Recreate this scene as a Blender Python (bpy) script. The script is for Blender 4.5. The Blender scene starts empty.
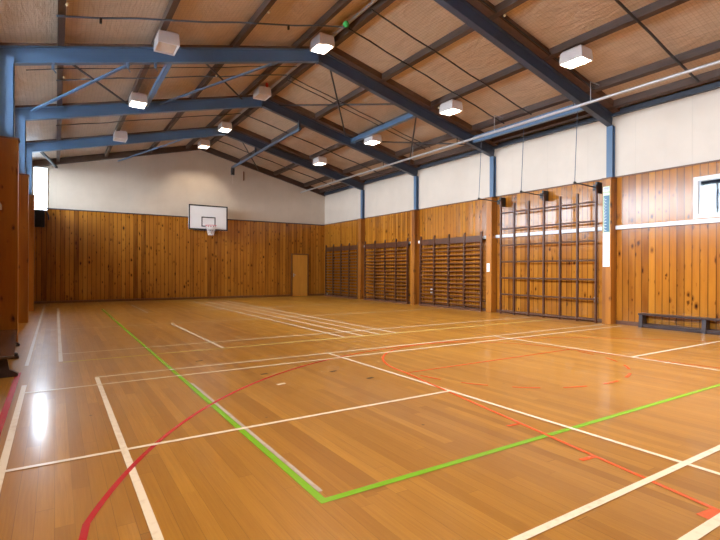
import bpy, math, random
from mathutils import Vector, Matrix
random.seed(7)
sc = bpy.context.scene
COL = sc.collection

# ------------------------------------------------------------------ helpers
class MB:
    """collects geometry for ONE mesh object"""
    def __init__(s):
        s.v = []; s.f = []; s.mi = []; s.sm = []
    def add(s, vs, fs, m=0, smooth=False):
        b = len(s.v); s.v += [tuple(v) for v in vs]
        for f in fs:
            s.f.append([b + i for i in f]); s.mi.append(m); s.sm.append(smooth)
        return s
    def box(s, x0, x1, y0, y1, z0, z1, m=0, bev=0.0):
        if x0 > x1: x0, x1 = x1, x0
        if y0 > y1: y0, y1 = y1, y0
        if z0 > z1: z0, z1 = z1, z0
        b = min(bev, (x1-x0)*.45, (y1-y0)*.45, (z1-z0)*.45)
        if b <= 0:
            vs = [(x, y, z) for z in (z0, z1) for y in (y0, y1) for x in (x0, x1)]
            fs = [(0,2,3,1),(4,5,7,6),(0,1,5,4),(2,6,7,3),(0,4,6,2),(1,3,7,5)]
            return s.add(vs, fs, m)
        # chamfered box
        vs = []; idx = {}
        for i, x in enumerate((x0, x1)):
            for j, y in enumerate((y0, y1)):
                for k, z in enumerate((z0, z1)):
                    sx, sy, sz = (1, -1)[i], (1, -1)[j], (1, -1)[k]
                    idx[i,j,k,'x'] = len(vs); vs.append((x, y+sy*b, z+sz*b))
                    idx[i,j,k,'y'] = len(vs); vs.append((x+sx*b, y, z+sz*b))
                    idx[i,j,k,'z'] = len(vs); vs.append((x+sx*b, y+sy*b, z))
        fs = []
        for i in (0,1):
            f = [idx[i,0,0,'x'], idx[i,1,0,'x'], idx[i,1,1,'x'], idx[i,0,1,'x']]; fs.append(f if i else f[::-1])
            f = [idx[0,i,0,'y'], idx[0,i,1,'y'], idx[1,i,1,'y'], idx[1,i,0,'y']]; fs.append(f if i else f[::-1])
            f = [idx[0,0,i,'z'], idx[1,0,i,'z'], idx[1,1,i,'z'], idx[0,1,i,'z']]; fs.append(f if i else f[::-1])
        for a in (0,1):
            for c in (0,1):
                fs.append([idx[a,c,0,'x'], idx[a,c,0,'y'], idx[a,c,1,'y'], idx[a,c,1,'x']])
                fs.append([idx[a,0,c,'x'], idx[a,0,c,'z'], idx[a,1,c,'z'], idx[a,1,c,'x']])
                fs.append([idx[0,a,c,'y'], idx[0,a,c,'z'], idx[1,a,c,'z'], idx[1,a,c,'y']])
        for a in (0,1):
            for c in (0,1):
                for d in (0,1):
                    fs.append([idx[a,c,d,'x'], idx[a,c,d,'y'], idx[a,c,d,'z']])
        return s.add(vs, fs, m)
    def prism(s, poly, axis, a0, a1, m=0):
        """poly of 2D points swept along axis (0,1,2); the other two axes in order"""
        n = len(poly); vs = []
        for a in (a0, a1):
            for p in poly:
                c = list(p); c.insert(axis, a); vs.append(tuple(c))
        fs = [list(range(n))[::-1], [n+i for i in range(n)]]
        for i in range(n):
            j = (i+1) % n; fs.append([i, j, n+j, n+i])
        return s.add(vs, fs, m)
    def bar(s, p, q, w, h, up=(0,0,1), m=0):
        """rectangular bar from p to q, w across, h along up"""
        p, q = Vector(p), Vector(q); d = (q-p).normalized(); u = Vector(up)
        r = d.cross(u).normalized(); u = r.cross(d).normalized()
        vs = []
        for c in (p, q):
            for a, b in ((-1,-1),(1,-1),(1,1),(-1,1)):
                vs.append(c + r*(a*w/2) + u*(b*h/2))
        return s.add(vs, [(3,2,1,0),(4,5,6,7),(0,1,5,4),(1,2,6,5),(2,3,7,6),(3,0,4,7)], m)
    def tube(s, pts, r, n=10, m=0, closed=False):
        pts = [Vector(p) for p in pts]; rings = []; N = len(pts); prev = None
        for i, p in enumerate(pts):
            if closed: d = pts[(i+1) % N] - pts[i-1]
            else: d = pts[min(i+1, N-1)] - pts[max(i-1, 0)]
            d.normalize()
            if prev is None:
                a = Vector((0,0,1)) if abs(d.z) < .9 else Vector((1,0,0))
                u = d.cross(a).normalized()
            else:
                u = (prev - d*prev.dot(d)).normalized()
            prev = u; w = d.cross(u)
            rings.append([p + (u*math.cos(2*math.pi*k/n) + w*math.sin(2*math.pi*k/n))*(r[i] if isinstance(r, (list, tuple)) else r) for k in range(n)])
        vs = [v for g in rings for v in g]; fs = []
        for i in range(N if closed else N-1):
            j = (i+1) % N
            for k in range(n):
                l = (k+1) % n; fs.append([i*n+k, i*n+l, j*n+l, j*n+k])
        s.add(vs, fs, m, True)
        if not closed:
            s.add(rings[0], [list(range(n))[::-1]], m); s.add(rings[-1], [list(range(n))], m)
        return s
    def ball(s, c, r, n=12, m=0, sq=(1,1,1)):
        vs = []; fs = []; R = n//2
        for i in range(R+1):
            t = math.pi*i/R
            for k in range(n):
                a = 2*math.pi*k/n
                vs.append((c[0]+r*sq[0]*math.sin(t)*math.cos(a), c[1]+r*sq[1]*math.sin(t)*math.sin(a), c[2]+r*sq[2]*math.cos(t)))
        for i in range(R):
            for k in range(n):
                l = (k+1) % n; fs.append([i*n+k, (i+1)*n+k, (i+1)*n+l, i*n+l])
        return s.add(vs, fs, m, True)
    def build(s, name, mats, parent=None, loc=None):
        me = bpy.data.meshes.new(name); me.from_pydata(s.v, [], s.f)
        if not isinstance(mats, (list, tuple)): mats = [mats]
        for m in mats: me.materials.append(m)
        for p, i, k in zip(me.polygons, s.mi, s.sm): p.material_index = i; p.use_smooth = k
        me.validate(); me.update()
        o = bpy.data.objects.new(name, me); COL.objects.link(o)
        if parent: o.parent = parent
        if loc is not None: o.location = loc
        return o

def empty(name, loc, label, cat, group=None, rz=0):
    o = bpy.data.objects.new(name, None); COL.objects.link(o)
    o.empty_display_size = .1; o.location = loc; o.rotation_euler = (0, 0, rz)
    return tag(o, label, cat, group)
def tag(o, label, cat, group=None):
    o['label'] = label; o['category'] = cat
    if group: o['group'] = group
    return o
def struct(o, label=None, cat=None):
    o['kind'] = 'structure'
    if label: o['label'] = label; o['category'] = cat
    return o
def dup(root, loc, label, group=None, rz=None):
    r = root.copy(); COL.objects.link(r); r.location = loc
    if rz is not None: r.rotation_euler = (0, 0, rz)
    r['label'] = label
    if group: r['group'] = group
    for ch in list(root.children):
        c = ch.copy(); COL.objects.link(c); c.parent = r
        for g in list(ch.children):
            d = g.copy(); COL.objects.link(d); d.parent = c
    return r

# ------------------------------------------------------------------ materials
class NT:
    def __init__(s, name):
        s.m = bpy.data.materials.new(name); s.m.use_nodes = True
        s.t = s.m.node_tree; s.t.nodes.clear()
        s.out = s.n('ShaderNodeOutputMaterial')
        s.b = s.n('ShaderNodeBsdfPrincipled'); s.l(s.b.outputs[0], s.out.inputs[0])
    def n(s, t, **kw):
        x = s.t.nodes.new(t)
        for k, v in kw.items(): setattr(x, k, v)
        return x
    def l(s, a, b): s.t.links.new(a, b)
    def val(s, sock, v):
        if hasattr(v, 'links') or isinstance(v, bpy.types.NodeSocket): s.l(v, sock)
        else: sock.default_value = v
    def math(s, op, a, b=0.0, c=0.0, clamp=False):
        x = s.n('ShaderNodeMath', operation=op, use_clamp=clamp)
        s.val(x.inputs[0], a); s.val(x.inputs[1], b); s.val(x.inputs[2], c); return x.outputs[0]
    def mix(s, f, a, b, mode='MIX'):
        x = s.n('ShaderNodeMix', data_type='RGBA', blend_type=mode)
        s.val(x.inputs[0], f); s.val(x.inputs[6], a); s.val(x.inputs[7], b); return x.outputs[2]
    def ramp(s, f, stops):
        x = s.n('ShaderNodeValToRGB'); e = x.color_ramp.elements
        while len(e) < len(stops): e.new(.5)
        for i, (p, c) in enumerate(stops):
            e[i].position = p; e[i].color = c if len(c) == 4 else (*c, 1)
        s.val(x.inputs[0], f); return x.outputs[0]
    def sep(s, v):
        x = s.n('ShaderNodeSeparateXYZ'); s.l(v, x.inputs[0]); return x.outputs
    def comb(s, a, b, c):
        x = s.n('ShaderNodeCombineXYZ'); s.val(x.inputs[0], a); s.val(x.inputs[1], b); s.val(x.inputs[2], c); return x.outputs[0]
    def noise(s, v, scale, detail=3, rough=.5, dist=0):
        x = s.n('ShaderNodeTexNoise'); s.val(x.inputs['Vector'], v); x.inputs['Scale'].default_value = scale
        x.inputs['Detail'].default_value = detail; x.inputs['Roughness'].default_value = rough
        x.inputs['Distortion'].default_value = dist; return x.outputs[0]
    def white(s, v, dim='1D'):
        x = s.n('ShaderNodeTexWhiteNoise', noise_dimensions=dim)
        s.val(x.inputs['W' if dim == '1D' else 'Vector'], v); return x.outputs[0]
    def bump(s, h, strength=.3, dist=.01):
        x = s.n('ShaderNodeBump'); x.inputs['Strength'].default_value = strength; x.inputs['Distance'].default_value = dist
        s.val(x.inputs['Height'], h); s.l(x.outputs[0], s.b.inputs['Normal']); return x
    def tilted(s, r, k, axis, extra=None):
        """each board leans a little: add a small sideways component to the normal"""
        n = s.n('ShaderNodeNewGeometry').outputs['Normal']
        a = s.math('MULTIPLY', s.math('SUBTRACT', r, .5), k)
        v = s.comb(a if axis == 0 else 0.0, a if axis == 1 else 0.0, 0.0)
        x = s.n('ShaderNodeVectorMath', operation='ADD'); s.l(n, x.inputs[0]); s.l(v, x.inputs[1])
        y = s.n('ShaderNodeVectorMath', operation='NORMALIZE'); s.l(x.outputs[0], y.inputs[0]); return y.outputs[0]
    def pos(s): return s.n('ShaderNodeNewGeometry').outputs['Position']
    def set(s, **kw):
        for k, v in kw.items(): s.val(s.b.inputs[k.replace('_', ' ')], v)
        return s.m

def C(r, g, b): return (r, g, b, 1)
def plain(name, col, rough=.5, metal=0.0, var=.08, scale=6, spec=.5):
    """painted / plain surface with slight procedural mottling"""
    t = NT(name); n = t.noise(t.n('ShaderNodeTexCoord').outputs['Object'], scale, 4)
    f = t.math('MULTIPLY_ADD', n, 2*var, 1-var)
    c = t.mix(1.0, C(*col), t.comb(f, f, f), 'MULTIPLY')
    return t.set(Base_Color=c, Roughness=rough, Metallic=metal, Specular_IOR_Level=spec)

def pine(name, axis, width, base, light, dark, rough=.28, tilt=1.0, groove=.95, knots=1.0):
    """vertical tongue and groove pine boards laid side by side along axis 0 / 1"""
    t = NT(name); P = t.sep(t.pos()); u = t.math('DIVIDE', P[axis] if axis < 2 else t.math('ADD', P[0], P[1]), width)
    idx = t.math('FLOOR', u); fr = t.math('FRACT', u); z = P[2]
    r1 = t.white(idx); r2 = t.white(t.math('ADD', idx, 37.3))
    zz = t.math('ADD', z, t.math('MULTIPLY', r2, 13.0))
    lu = t.math('MULTIPLY', fr, width)
    grain = t.noise(t.comb(t.math('MULTIPLY', lu, 26), t.math('MULTIPLY', zz, 1.6), t.math('MULTIPLY', idx, 5.7)), 1.6, 5, .6, 1.2)
    broad = t.noise(t.comb(t.math('MULTIPLY', lu, 6), t.math('MULTIPLY', zz, .7), t.math('MULTIPLY', idx, 3.1)), 1.0, 2)
    c = t.ramp(r1, [(0, dark), (.35, base), (.75, base), (1, light)])
    c = t.mix(t.math('MULTIPLY', grain, .55), c, C(*dark), 'MIX')
    c = t.mix(t.math('MULTIPLY_ADD', broad, .9, -.2, True), c, C(*light), 'MIX')
    # knots, each with a darker halo of grain around it
    v = t.n('ShaderNodeTexVoronoi', feature='F1'); v.inputs['Scale'].default_value = 1.0
    v.inputs['Randomness'].default_value = 1.0
    t.l(t.comb(t.math('MULTIPLY', lu, 13.0), t.math('MULTIPLY_ADD', r1, 31.0, t.math('MULTIPLY', zz, 6.5)), t.math('MULTIPLY_ADD', r2, 17.0, t.math('MULTIPLY', idx, 7.9))), v.inputs['Vector'])
    vc = t.sep(v.outputs['Color'])
    keep = t.math('GREATER_THAN', vc[0], 1 - .11*knots)
    dist = t.math('MULTIPLY', t.math('ADD', v.outputs['Distance'], t.math('MULTIPLY', grain, .12)), t.math('MULTIPLY_ADD', vc[1], 1.3, .75))
    k = t.math('MULTIPLY', t.math('SUBTRACT', 1.25, t.math('DIVIDE', dist, .33), 0, True), keep)
    halo = t.math('MULTIPLY', t.math('SUBTRACT', 1.0, t.math('DIVIDE', dist, .75), 0, True), keep)
    c = t.mix(t.math('MULTIPLY', halo, 1.1, 0, True), c, C(dark[0]*.6, dark[1]*.5, dark[2]*.5))
    c = t.mix(t.math('MULTIPLY', k, 1.3, 0, True), c, C(.030, .009, .003))
    # groove between the boards
    e = t.math('MINIMUM', fr, t.math('SUBTRACT', 1.0, fr))
    g = t.math('SUBTRACT', 1.0, t.math('DIVIDE', e, .09), 0, True)
    c = t.mix(t.math('MULTIPLY', g, groove), c, C(.03, .010, .002))
    b = t.bump(t.math('MULTIPLY_ADD', grain, .0003, t.math('MULTIPLY', g, -.001*groove)), .6, 1.0)
    if tilt: t.l(t.tilted(r2, .05*tilt, axis), b.inputs['Normal'])
    return t.set(Base_Color=c, Roughness=t.math('MULTIPLY_ADD', grain, .12, rough), Specular_IOR_Level=.45)

def wood(name, axis, base, dark, rough=.4, sc_=1.0):
    t = NT(name); P = t.sep(t.n('ShaderNodeTexCoord').outputs['Object'])
    q = [t.math('MULTIPLY', P[i], (2.0 if i == axis else 22.0)*sc_) for i in range(3)]
    g = t.noise(t.comb(*q), 1.0, 5, .6, .8)
    c = t.mix(t.ramp(g, [(.3, (0, 0, 0)), (.75, (1, 1, 1))]), C(*base), C(*dark))
    t.bump(g, .15, .004)
    return t.set(Base_Color=c, Roughness=rough)

BASE = (.42, .146, .013); LIGHT = (.60, .245, .028); DARK = (.135, .032, .004)
M = {}
M['pine_right'] = pine('pine boards side wall', 1, .15, BASE, LIGHT, DARK, rough=.11, knots=1.35)
M['pine_back'] = pine('pine boards end wall', 0, .15, BASE, LIGHT, DARK, rough=.14, knots=1.7)
M['pine_post'] = pine('pine post casing', 2, .26, BASE, LIGHT, DARK, rough=.3, tilt=0, groove=.0, knots=.7)
M['cream'] = None

def cream(name, axis, c1, c2):
    t = NT(name); P = t.sep(t.pos())
    fr = t.math('FRACT', t.math('DIVIDE', P[axis], 1.2))
    e = t.math('MINIMUM', fr, t.math('SUBTRACT', 1.0, fr))
    g = t.math('SUBTRACT', 1.0, t.math('DIVIDE', e, .006), 0, True)
    n = t.noise(t.pos(), .9, 4, .6)
    st = t.noise(t.comb(t.math('MULTIPLY', P[axis], 2.2), t.math('MULTIPLY', P[2], .5), 0.0), 1.5, 5, .65)
    c = t.mix(t.ramp(n, [(.35, (0, 0, 0)), (.7, (1, 1, 1))]), C(*c1), C(*c2))
    c = t.mix(t.math('MULTIPLY', t.ramp(st, [(.55, (0, 0, 0)), (.8, (1, 1, 1))]), .28), c, C(.5, .46, .41))
    c = t.mix(t.math('MULTIPLY', g, .35), c, C(.42, .38, .33))
    t.bump(t.math('MULTIPLY', g, -.003), 1.0, 1.0)
    return t.set(Base_Color=c, Roughness=.45)
M['cream_side'] = cream('cream board side wall', 1, (.64, .55, .47), (.58, .495, .42))
M['cream_end'] = cream('cream board end wall', 0, (.62, .52, .42), (.55, .45, .355))  # same cream paint, warm lamp light mixed into the colour

def floor_mat():
    t = NT('varnished strip floor'); P = t.sep(t.pos()); W = .088; L = 2.6
    u = t.math('DIVIDE', P[0], W); ix = t.math('FLOOR', u); fx = t.math('FRACT', u)
    v = t.math('ADD', t.math('DIVIDE', P[1], L), t.math('MULTIPLY', t.white(ix), 5.0))
    iy = t.math('FLOOR', v); fy = t.math('FRACT', v)
    idv = t.comb(ix, iy, 0.0); r = t.white(idv, '3D'); r2 = t.white(t.comb(ix, iy, 4.0), '3D')
    lx = t.math('MULTIPLY', fx, W)
    g = t.noise(t.comb(t.math('MULTIPLY', lx, 45), t.math('MULTIPLY', P[1], 1.5), t.math('MULTIPLY', t.math('ADD', ix, t.math('MULTIPLY', iy, 9.1)), 3.3)), 1.3, 5, .6, .9)
    c = t.ramp(r, [(0, (.285, .122, .013)), (.3, (.36, .168, .021)), (.75, (.40, .190, .025)), (1, (.47, .235, .036))])
    c = t.mix(t.math('MULTIPLY', t.ramp(g, [(.35, (0, 0, 0)), (.75, (1, 1, 1))]), .5), c, C(.20, .072, .007))
    big = t.noise(t.pos(), .45, 3, .55)
    c = t.mix(t.math('MULTIPLY_ADD', big, .5, -.1, True), c, C(.42, .197, .026))
    e = t.math('MULTIPLY', t.math('MINIMUM', fx, t.math('SUBTRACT', 1.0, fx)), W)
    gx = t.math('SUBTRACT', 1.0, t.math('DIVIDE', e, .0022), 0, True)
    ey = t.math('MULTIPLY', t.math('MINIMUM', fy, t.math('SUBTRACT', 1.0, fy)), L)
    gy = t.math('SUBTRACT', 1.0, t.math('DIVIDE', ey, .003), 0, True)
    gr = t.math('MAXIMUM', gx, gy)
    op = t.math('MULTIPLY_ADD', t.white(t.math('ADD', ix, 11.0)), .75, .1)
    c = t.mix(t.math('MULTIPLY', gr, op), c, C(.035, .013, .004))
    # small dents and scuffs
    sp = t.n('ShaderNodeTexVoronoi', feature='F1'); sp.inputs['Scale'].default_value = 3.2; t.l(t.pos(), sp.inputs['Vector'])
    d = t.math('MULTIPLY', t.math('LESS_THAN', sp.outputs['Distance'], .045), t.math('GREATER_THAN', t.sep(sp.outputs['Color'])[1], .5))
    c = t.mix(t.math('MULTIPLY', d, .7), c, C(.03, .012, .005))
    wear = t.noise(t.comb(t.math('MULTIPLY', P[0], 3.0), t.math('MULTIPLY', P[1], .8), 0.0), 2.0, 5, .65)
    wob = t.math('MULTIPLY', t.noise(t.pos(), 4.0, 0), .0005)
    b = t.bump(wob, .5, 1.0); t.l(t.tilted(r2, .004, 0), b.inputs['Normal'])
    return t.set(Base_Color=c, Roughness=t.math('MULTIPLY_ADD', wear, .14, .27), Specular_IOR_Level=.36, Coat_Weight=.32, Coat_Roughness=.14)
M['floor'] = floor_mat()

def paint_line(name, col, wear_amt=.35, under=(.36, .16, .04)):
    t = NT(name); n = t.noise(t.pos(), 14, 5, .7); n2 = t.noise(t.pos(), 1.4, 2)
    f = t.math('MULTIPLY', t.ramp(t.math('MULTIPLY_ADD', n2, .4, t.math('MULTIPLY', n, .6)), [(.5, (0, 0, 0)), (.68, (1, 1, 1))]), wear_amt)
    t.bump(t.math('MULTIPLY', t.noise(t.pos(), 5.0, 2), .0012), 1.0, 1.0)
    return t.set(Base_Color=t.mix(f, C(*col), C(*under)), Roughness=.25)
M['l_white'] = paint_line('white line paint', (.86, .78, .66))
M['l_faint'] = paint_line('worn cream line paint', (.86, .74, .55), .15)
M['l_cream'] = paint_line('cream line paint', (.80, .70, .53), .2)
M['l_yellow'] = paint_line('yellowish line paint', (.76, .66, .26), .2)
M['l_green'] = paint_line('lime green line paint', (.19, .45, .02), .25)
M['l_red'] = paint_line('orange red line paint', (.66, .105, .025), .25)
M['l_crimson'] = paint_line('crimson line paint', (.45, .022, .03), .2)
M['l_grey'] = paint_line('grey tape', (.50, .44, .40), .45)
M['mark_dark'] = plain('dark tape mark', (.05, .03, .02), .5)

def lining():
    t = NT('roof lining paper'); P = t.sep(t.pos())
    def grid(a, w):
        f = t.math('FRACT', t.math('DIVIDE', a, w)); return t.math('SUBTRACT', 1.0, t.math('DIVIDE', t.math('MINIMUM', f, t.math('SUBTRACT', 1.0, f)), .14), 0, True)
    gg = t.math('MAXIMUM', grid(P[0], .075), grid(P[1], .075))
    wr = t.noise(t.comb(t.math('MULTIPLY', P[0], 1.6), t.math('MULTIPLY', P[1], .8), 0.0), 1.5, 4, .6, 1.5)
    fold = t.noise(t.comb(t.math('MULTIPLY', P[0], 7.0), t.math('MULTIPLY', P[1], .8), 2.0), 1.0, 4, .6, 2.0)
    c = t.ramp(wr, [(.3, (.50, .375, .265)), (.7, (.61, .47, .345))])
    c = t.mix(t.math('MULTIPLY', gg, .42), c, C(.30, .20, .12))
    st = t.noise(t.pos(), .8, 4, .65)
    c = t.mix(t.math('MULTIPLY', t.ramp(st, [(.58, (0, 0, 0)), (.75, (1, 1, 1))]), .3), c, C(.30, .18, .09))
    h = t.math('ADD', t.math('MULTIPLY', wr, .05), t.math('MULTIPLY', fold, .018))
    t.bump(h, .8, 1.0)
    return t.set(Base_Color=c, Roughness=.42, Specular_IOR_Level=.4)
M['lining'] = lining()
M['roof_out'] = plain('roof sheet', (.25, .25, .26), .5)
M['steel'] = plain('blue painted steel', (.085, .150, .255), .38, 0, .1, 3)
M['steel_shade'] = plain('shade toned blue steel', (.04, .052, .08), .45, 0, .1, 3)  # same blue steel paint, with shade put into its colour
M['purlin'] = wood('dark stained timber', 1, (.075, .034, .017), (.022, .010, .006), .55)
M['packer'] = wood('rafter packer timber', 0, (.13, .058, .026), (.05, .022, .010), .5)
M['gable'] = wood('dark gable timber', 0, (.075, .035, .02), (.028, .013, .009), .55)
M['rod'] = plain('dark steel rod', (.035, .033, .036), .5, .3)
M['rod_blue'] = plain('blue grey steel rod', (.085, .115, .17), .45, .2)
M['galv'] = plain('galvanized steel pipe', (.52, .53, .56), .38, .7, .12)
M['white'] = plain('white paint', (.80, .80, .80), .4, 0, .04)
M['rail'] = plain('pale painted rail', (.70, .74, .80), .35, 0, .06)
M['lamp_white'] = plain('white enamel housing', (.78, .73, .72), .35, 0, .05)
M['unlit'] = plain('unlit tan lens', (.62, .50, .40), .4, 0, .08)
M['cap'] = wood('dark trim timber', 1, (.19, .07, .02), (.09, .032, .01), .45)
M['bars'] = wood('dark wall bar timber', 2, (.105, .036, .014), (.045, .015, .007), .35)
M['rung'] = wood('wall bar rung timber', 1, (.17, .055, .014), (.075, .024, .008), .35)
M['plinth'] = wood('skirting timber', 1, (.16, .06, .025), (.07, .028, .014), .45)
M['bench'] = wood('dark bench timber', 1, (.055, .035, .035), (.022, .014, .015), .3)
M['bench_gloss'] = wood('varnished dark bench top', 1, (.12, .075, .045), (.05, .03, .02), .16)
M['door'] = wood('honey veneer door', 2, (.62, .28, .04), (.50, .20, .026), .35, .5)
M['doorframe'] = wood('door frame timber', 2, (.20, .07, .013), (.11, .038, .008), .4)
M['black'] = plain('black paint', (.012, .012, .014), .35)
M['blackmat'] = plain('black cloth', (.010, .008, .012), .8)
M['board'] = plain('white backboard paint', (.83, .82, .83), .4, 0, .03)
M['rimred'] = plain('red rim paint', (.55, .05, .06), .4)
M['netcord'] = plain('net cord', (.78, .70, .66), .8)
M['chart_blue'] = plain('blue chart print', (.022, .125, .24), .35, 0, .15, 14)
M['chart_green'] = plain('pale green print', (.45, .62, .36), .4)
M['paper'] = plain('white card', (.86, .87, .90), .45, 0, .03)
M['balls_green'] = plain('green ball felt', (.03, .28, .05), .8)
M['red'] = plain('red plastic', (.5, .04, .02), .5)
M['brass'] = plain('pale brass', (.75, .60, .35), .35, .4)
M['navy'] = plain('navy painted wall', (.0008, .0025, .007), .9, spec=0.0)
M['outwhite'] = plain('pale outside wall', (.045, .047, .05), .8, spec=.1)
M['ground'] = plain('outside ground', (.70, .70, .68), .9, 0, .2, .5)
M['leaf'] = plain('leaf green', (.06, .14, .06), .6, 0, .3, 8)
def glass():
    t = NT('window glass'); t.t.nodes.remove(t.b)
    a = t.n('ShaderNodeBsdfTransparent'); a.inputs[0].default_value = (.95, .97, .98, 1)
    g = t.n('ShaderNodeBsdfGlossy'); g.inputs['Roughness'].default_value = .02
    f = t.n('ShaderNodeFresnel'); f.inputs[0].default_value = 1.45
    m = t.n('ShaderNodeMixShader'); t.l(f.outputs[0], m.inputs[0]); t.l(a.outputs[0], m.inputs[1]); t.l(g.outputs[0], m.inputs[2])
    t.l(m.outputs[0], t.out.inputs[0]); return t.m
M['glass'] = glass()
LAMP = 60.0
# ------------------------------------------------------------------ dimensions (metres)
XL, XR, YB, YF = -.85, 11.6, 21.5, -4.0
XC = 5.37; SL = .245
FR = [-1.0, 2.8, 6.56, 10.32, 14.08, 17.83]         # portal frames along the hall
RB = lambda x: 6.36 - SL*abs(x-XC)                  # underside of the rafters
RT = lambda x: 6.66 - SL*abs(x-XC)                  # top of the rafters, underside of purlins
LN = lambda x: 6.82 - SL*abs(x-XC)                  # roof lining
ZP = 3.59                                           # top of the pine panelling

# ------------------------------------------------------------------ setting: floor
fl = MB().box(XL-.15, XR+.15, YF-.15, YB+.15, -.12, 0).build('floor', M['floor']); struct(fl)

LZ = .0022
class Lines(MB):
    k = 0
    def seg(s, p, q, w):
        Lines.k += 1; z = LZ + .00012*(Lines.k % 20)
        p, q = Vector((*p, 0)), Vector((*q, 0)); d = (q-p).normalized(); n = Vector((-d.y, d.x, 0))*w/2
        return s.add([(*(p-n).xy, z), (*(q-n).xy, z), (*(q+n).xy, z), (*(p+n).xy, z)], [(0,1,2,3)])
    def path(s, pts, w):
        Lines.k += 1; z = LZ + .00012*(Lines.k % 20); n = len(pts); vs = []
        P = [Vector((*p, 0)) for p in pts]
        for i in range(n):
            d = (P[min(i+1, n-1)] - P[max(i-1, 0)]).normalized(); nn = Vector((-d.y, d.x, 0))*w/2
            vs += [(*(P[i]+nn).xy, z), (*(P[i]-nn).xy, z)]
        return s.add(vs, [(2*i+1, 2*i+3, 2*i+2, 2*i) for i in range(n-1)])
def arc(cx, cy, r, a0, a1, n=40):
    return [(cx+r*math.cos(math.radians(a0+(a1-a0)*i/n)), cy+r*math.sin(math.radians(a0+(a1-a0)*i/n))) for i in range(n+1)]

w = Lines()
w.seg((-.325, 7.77), (-.325, 20.6), .042)            # left side line, far stretch
w.seg((-.29, -2), (-.29, 6.48), .046)
w.seg((.065, 7.87), (.065, 18.6), .05)
w.seg((.42, -2), (.42, 6.50), .046)                 # inner left line
w.seg((3.585, -2), (3.585, 6.48), .042)              # centre line
w.seg((2.03, 7.87-.9), (2.03, 10.4), .05) if False else None
w.seg((2.34, 7.87), (2.34, 11.97), .05); w.seg((2.32, 15.4), (2.32, 19.0), .05)
for x, y1 in ((4.70, 19.8), (5.12, 19.8), (5.53, 19.8), (5.94, 19.8)): w.seg((x, 7.91), (x, y1), .045)
w.seg((-.3, 3.79), (3.6, 3.79), .042)
w.seg((.2, 1.52), (11.3, 1.52), .046)
w.seg((2.0, 1.08), (11.3, 1.08), .055)
w.seg((7.31, -2), (7.31, 6.5), .045); w.seg((7.31, 3.83), (11.2, 3.83), .045)
w.build('white_court_line', M['l_white'], fl)
w = Lines()
w.seg((.40, 6.50), (11.2, 6.52), .05); w.seg((-.28, 6.07), (11.25, 6.12), .05)
w.build('cream_court_line', M['l_cream'], fl)
w = Lines()
w.seg((.09, 8.55), (11.2, 8.60), .052)
w.seg((-.1, 12.05), (11.0, 12.1), .04); w.seg((1.6, 15.55), (11, 15.6), .04)
w.build('worn_cream_court_line', M['l_faint'], fl)
w = Lines(); w.seg((.09, 7.80), (11.2, 7.92), .05); w.build('yellow_court_line', M['l_yellow'], fl)
w = Lines(); w.seg((1.27, 17.6), (1.27, 2.36), .05); w.seg((1.245, 2.36), (11.2, 2.36), .05)
w.build('green_court_line', M['l_green'], fl)
w = Lines(); w.seg((1.313, 5.6), (1.313, 2.47), .03); w.build('grey_tape_strip', M['l_grey'], fl)
w = Lines(); A = arc(5.4, .82, 5.62, 159.5, 112)
w.path([(.10, 1.2), (.10, 2.55)] + A, .036)
w.seg((-.385, -2), (-.385, 7.3), .055)
w.build('crimson_court_line', M['l_crimson'], fl)
w = Lines(); w.path(arc(5.4, .82, 5.62, 112, 30), .036)
w.path(arc(5.44, 4.72, 1.70, 178, 5), .036)
w.seg((3.74, 4.80), (2.93, .6), .034)
w.seg((2.93+4.95, .6), (7.14, 4.80), .034)
w.seg((3.72, 4.74), (7.14, 4.74), .034)
for a in range(9): w.path(arc(5.44, 4.74, 1.66, 187+a*19.5, 187+a*19.5+10.5, 6), .036)
for y, wd in ((2.67, .034), (1.92, .04), (1.12, .085)):
    x = 3.74 - (4.80-y)*.193; w.seg((x-.15, y+.01), (x, y-.005), wd)
    w.seg((10.85-x+.02, y), (10.85-x+.17, y), wd)
w.build('orange_court_line', M['l_red'], fl)
w = Lines()
def patch(x, y, a, b):
    w.seg((x-a/2, y), (x+a/2, y+.02), b)
for x, y in ((3.19, 4.74), (2.19, 5.62), (1.72, 6.9), (3.0, 5.3)): patch(x, y, .10, .05)
w.build('dark_floor_mark', M['mark_dark'], fl)

w = Lines(); patch(2.16, 5.02, .11, .05); w.build('white_floor_mark', M['l_white'], fl)

# ------------------------------------------------------------------ setting: walls
def wall_cells(mb, us, zs, holes, emit):
    """grid of wall blocks between the cut lines, holes skipped"""
    for i in range(len(us)-1):
        for j in range(len(zs)-1):
            cu, cz = (us[i]+us[i+1])/2, (zs[j]+zs[j+1])/2
            if any(a < cu < b and c < cz < d for a, b, c, d in holes): continue
            emit(us[i], us[i+1], zs[j], zs[j+1], 0 if cz < ZP else 1)
T = .15
# right wall with the window hole
WR = (1.9, 4.77, 2.43, 3.32)
mb = MB()
wall_cells(mb, [YF-T, WR[0], WR[1], YB+T], [0, WR[2], WR[3], ZP, 5.32], [WR], lambda a, b, c, d, m: mb.box(XR, XR+T, a, b, c, d, m))
struct(mb.build('wall_right', [M['pine_right'], M['cream_side']]))
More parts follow.
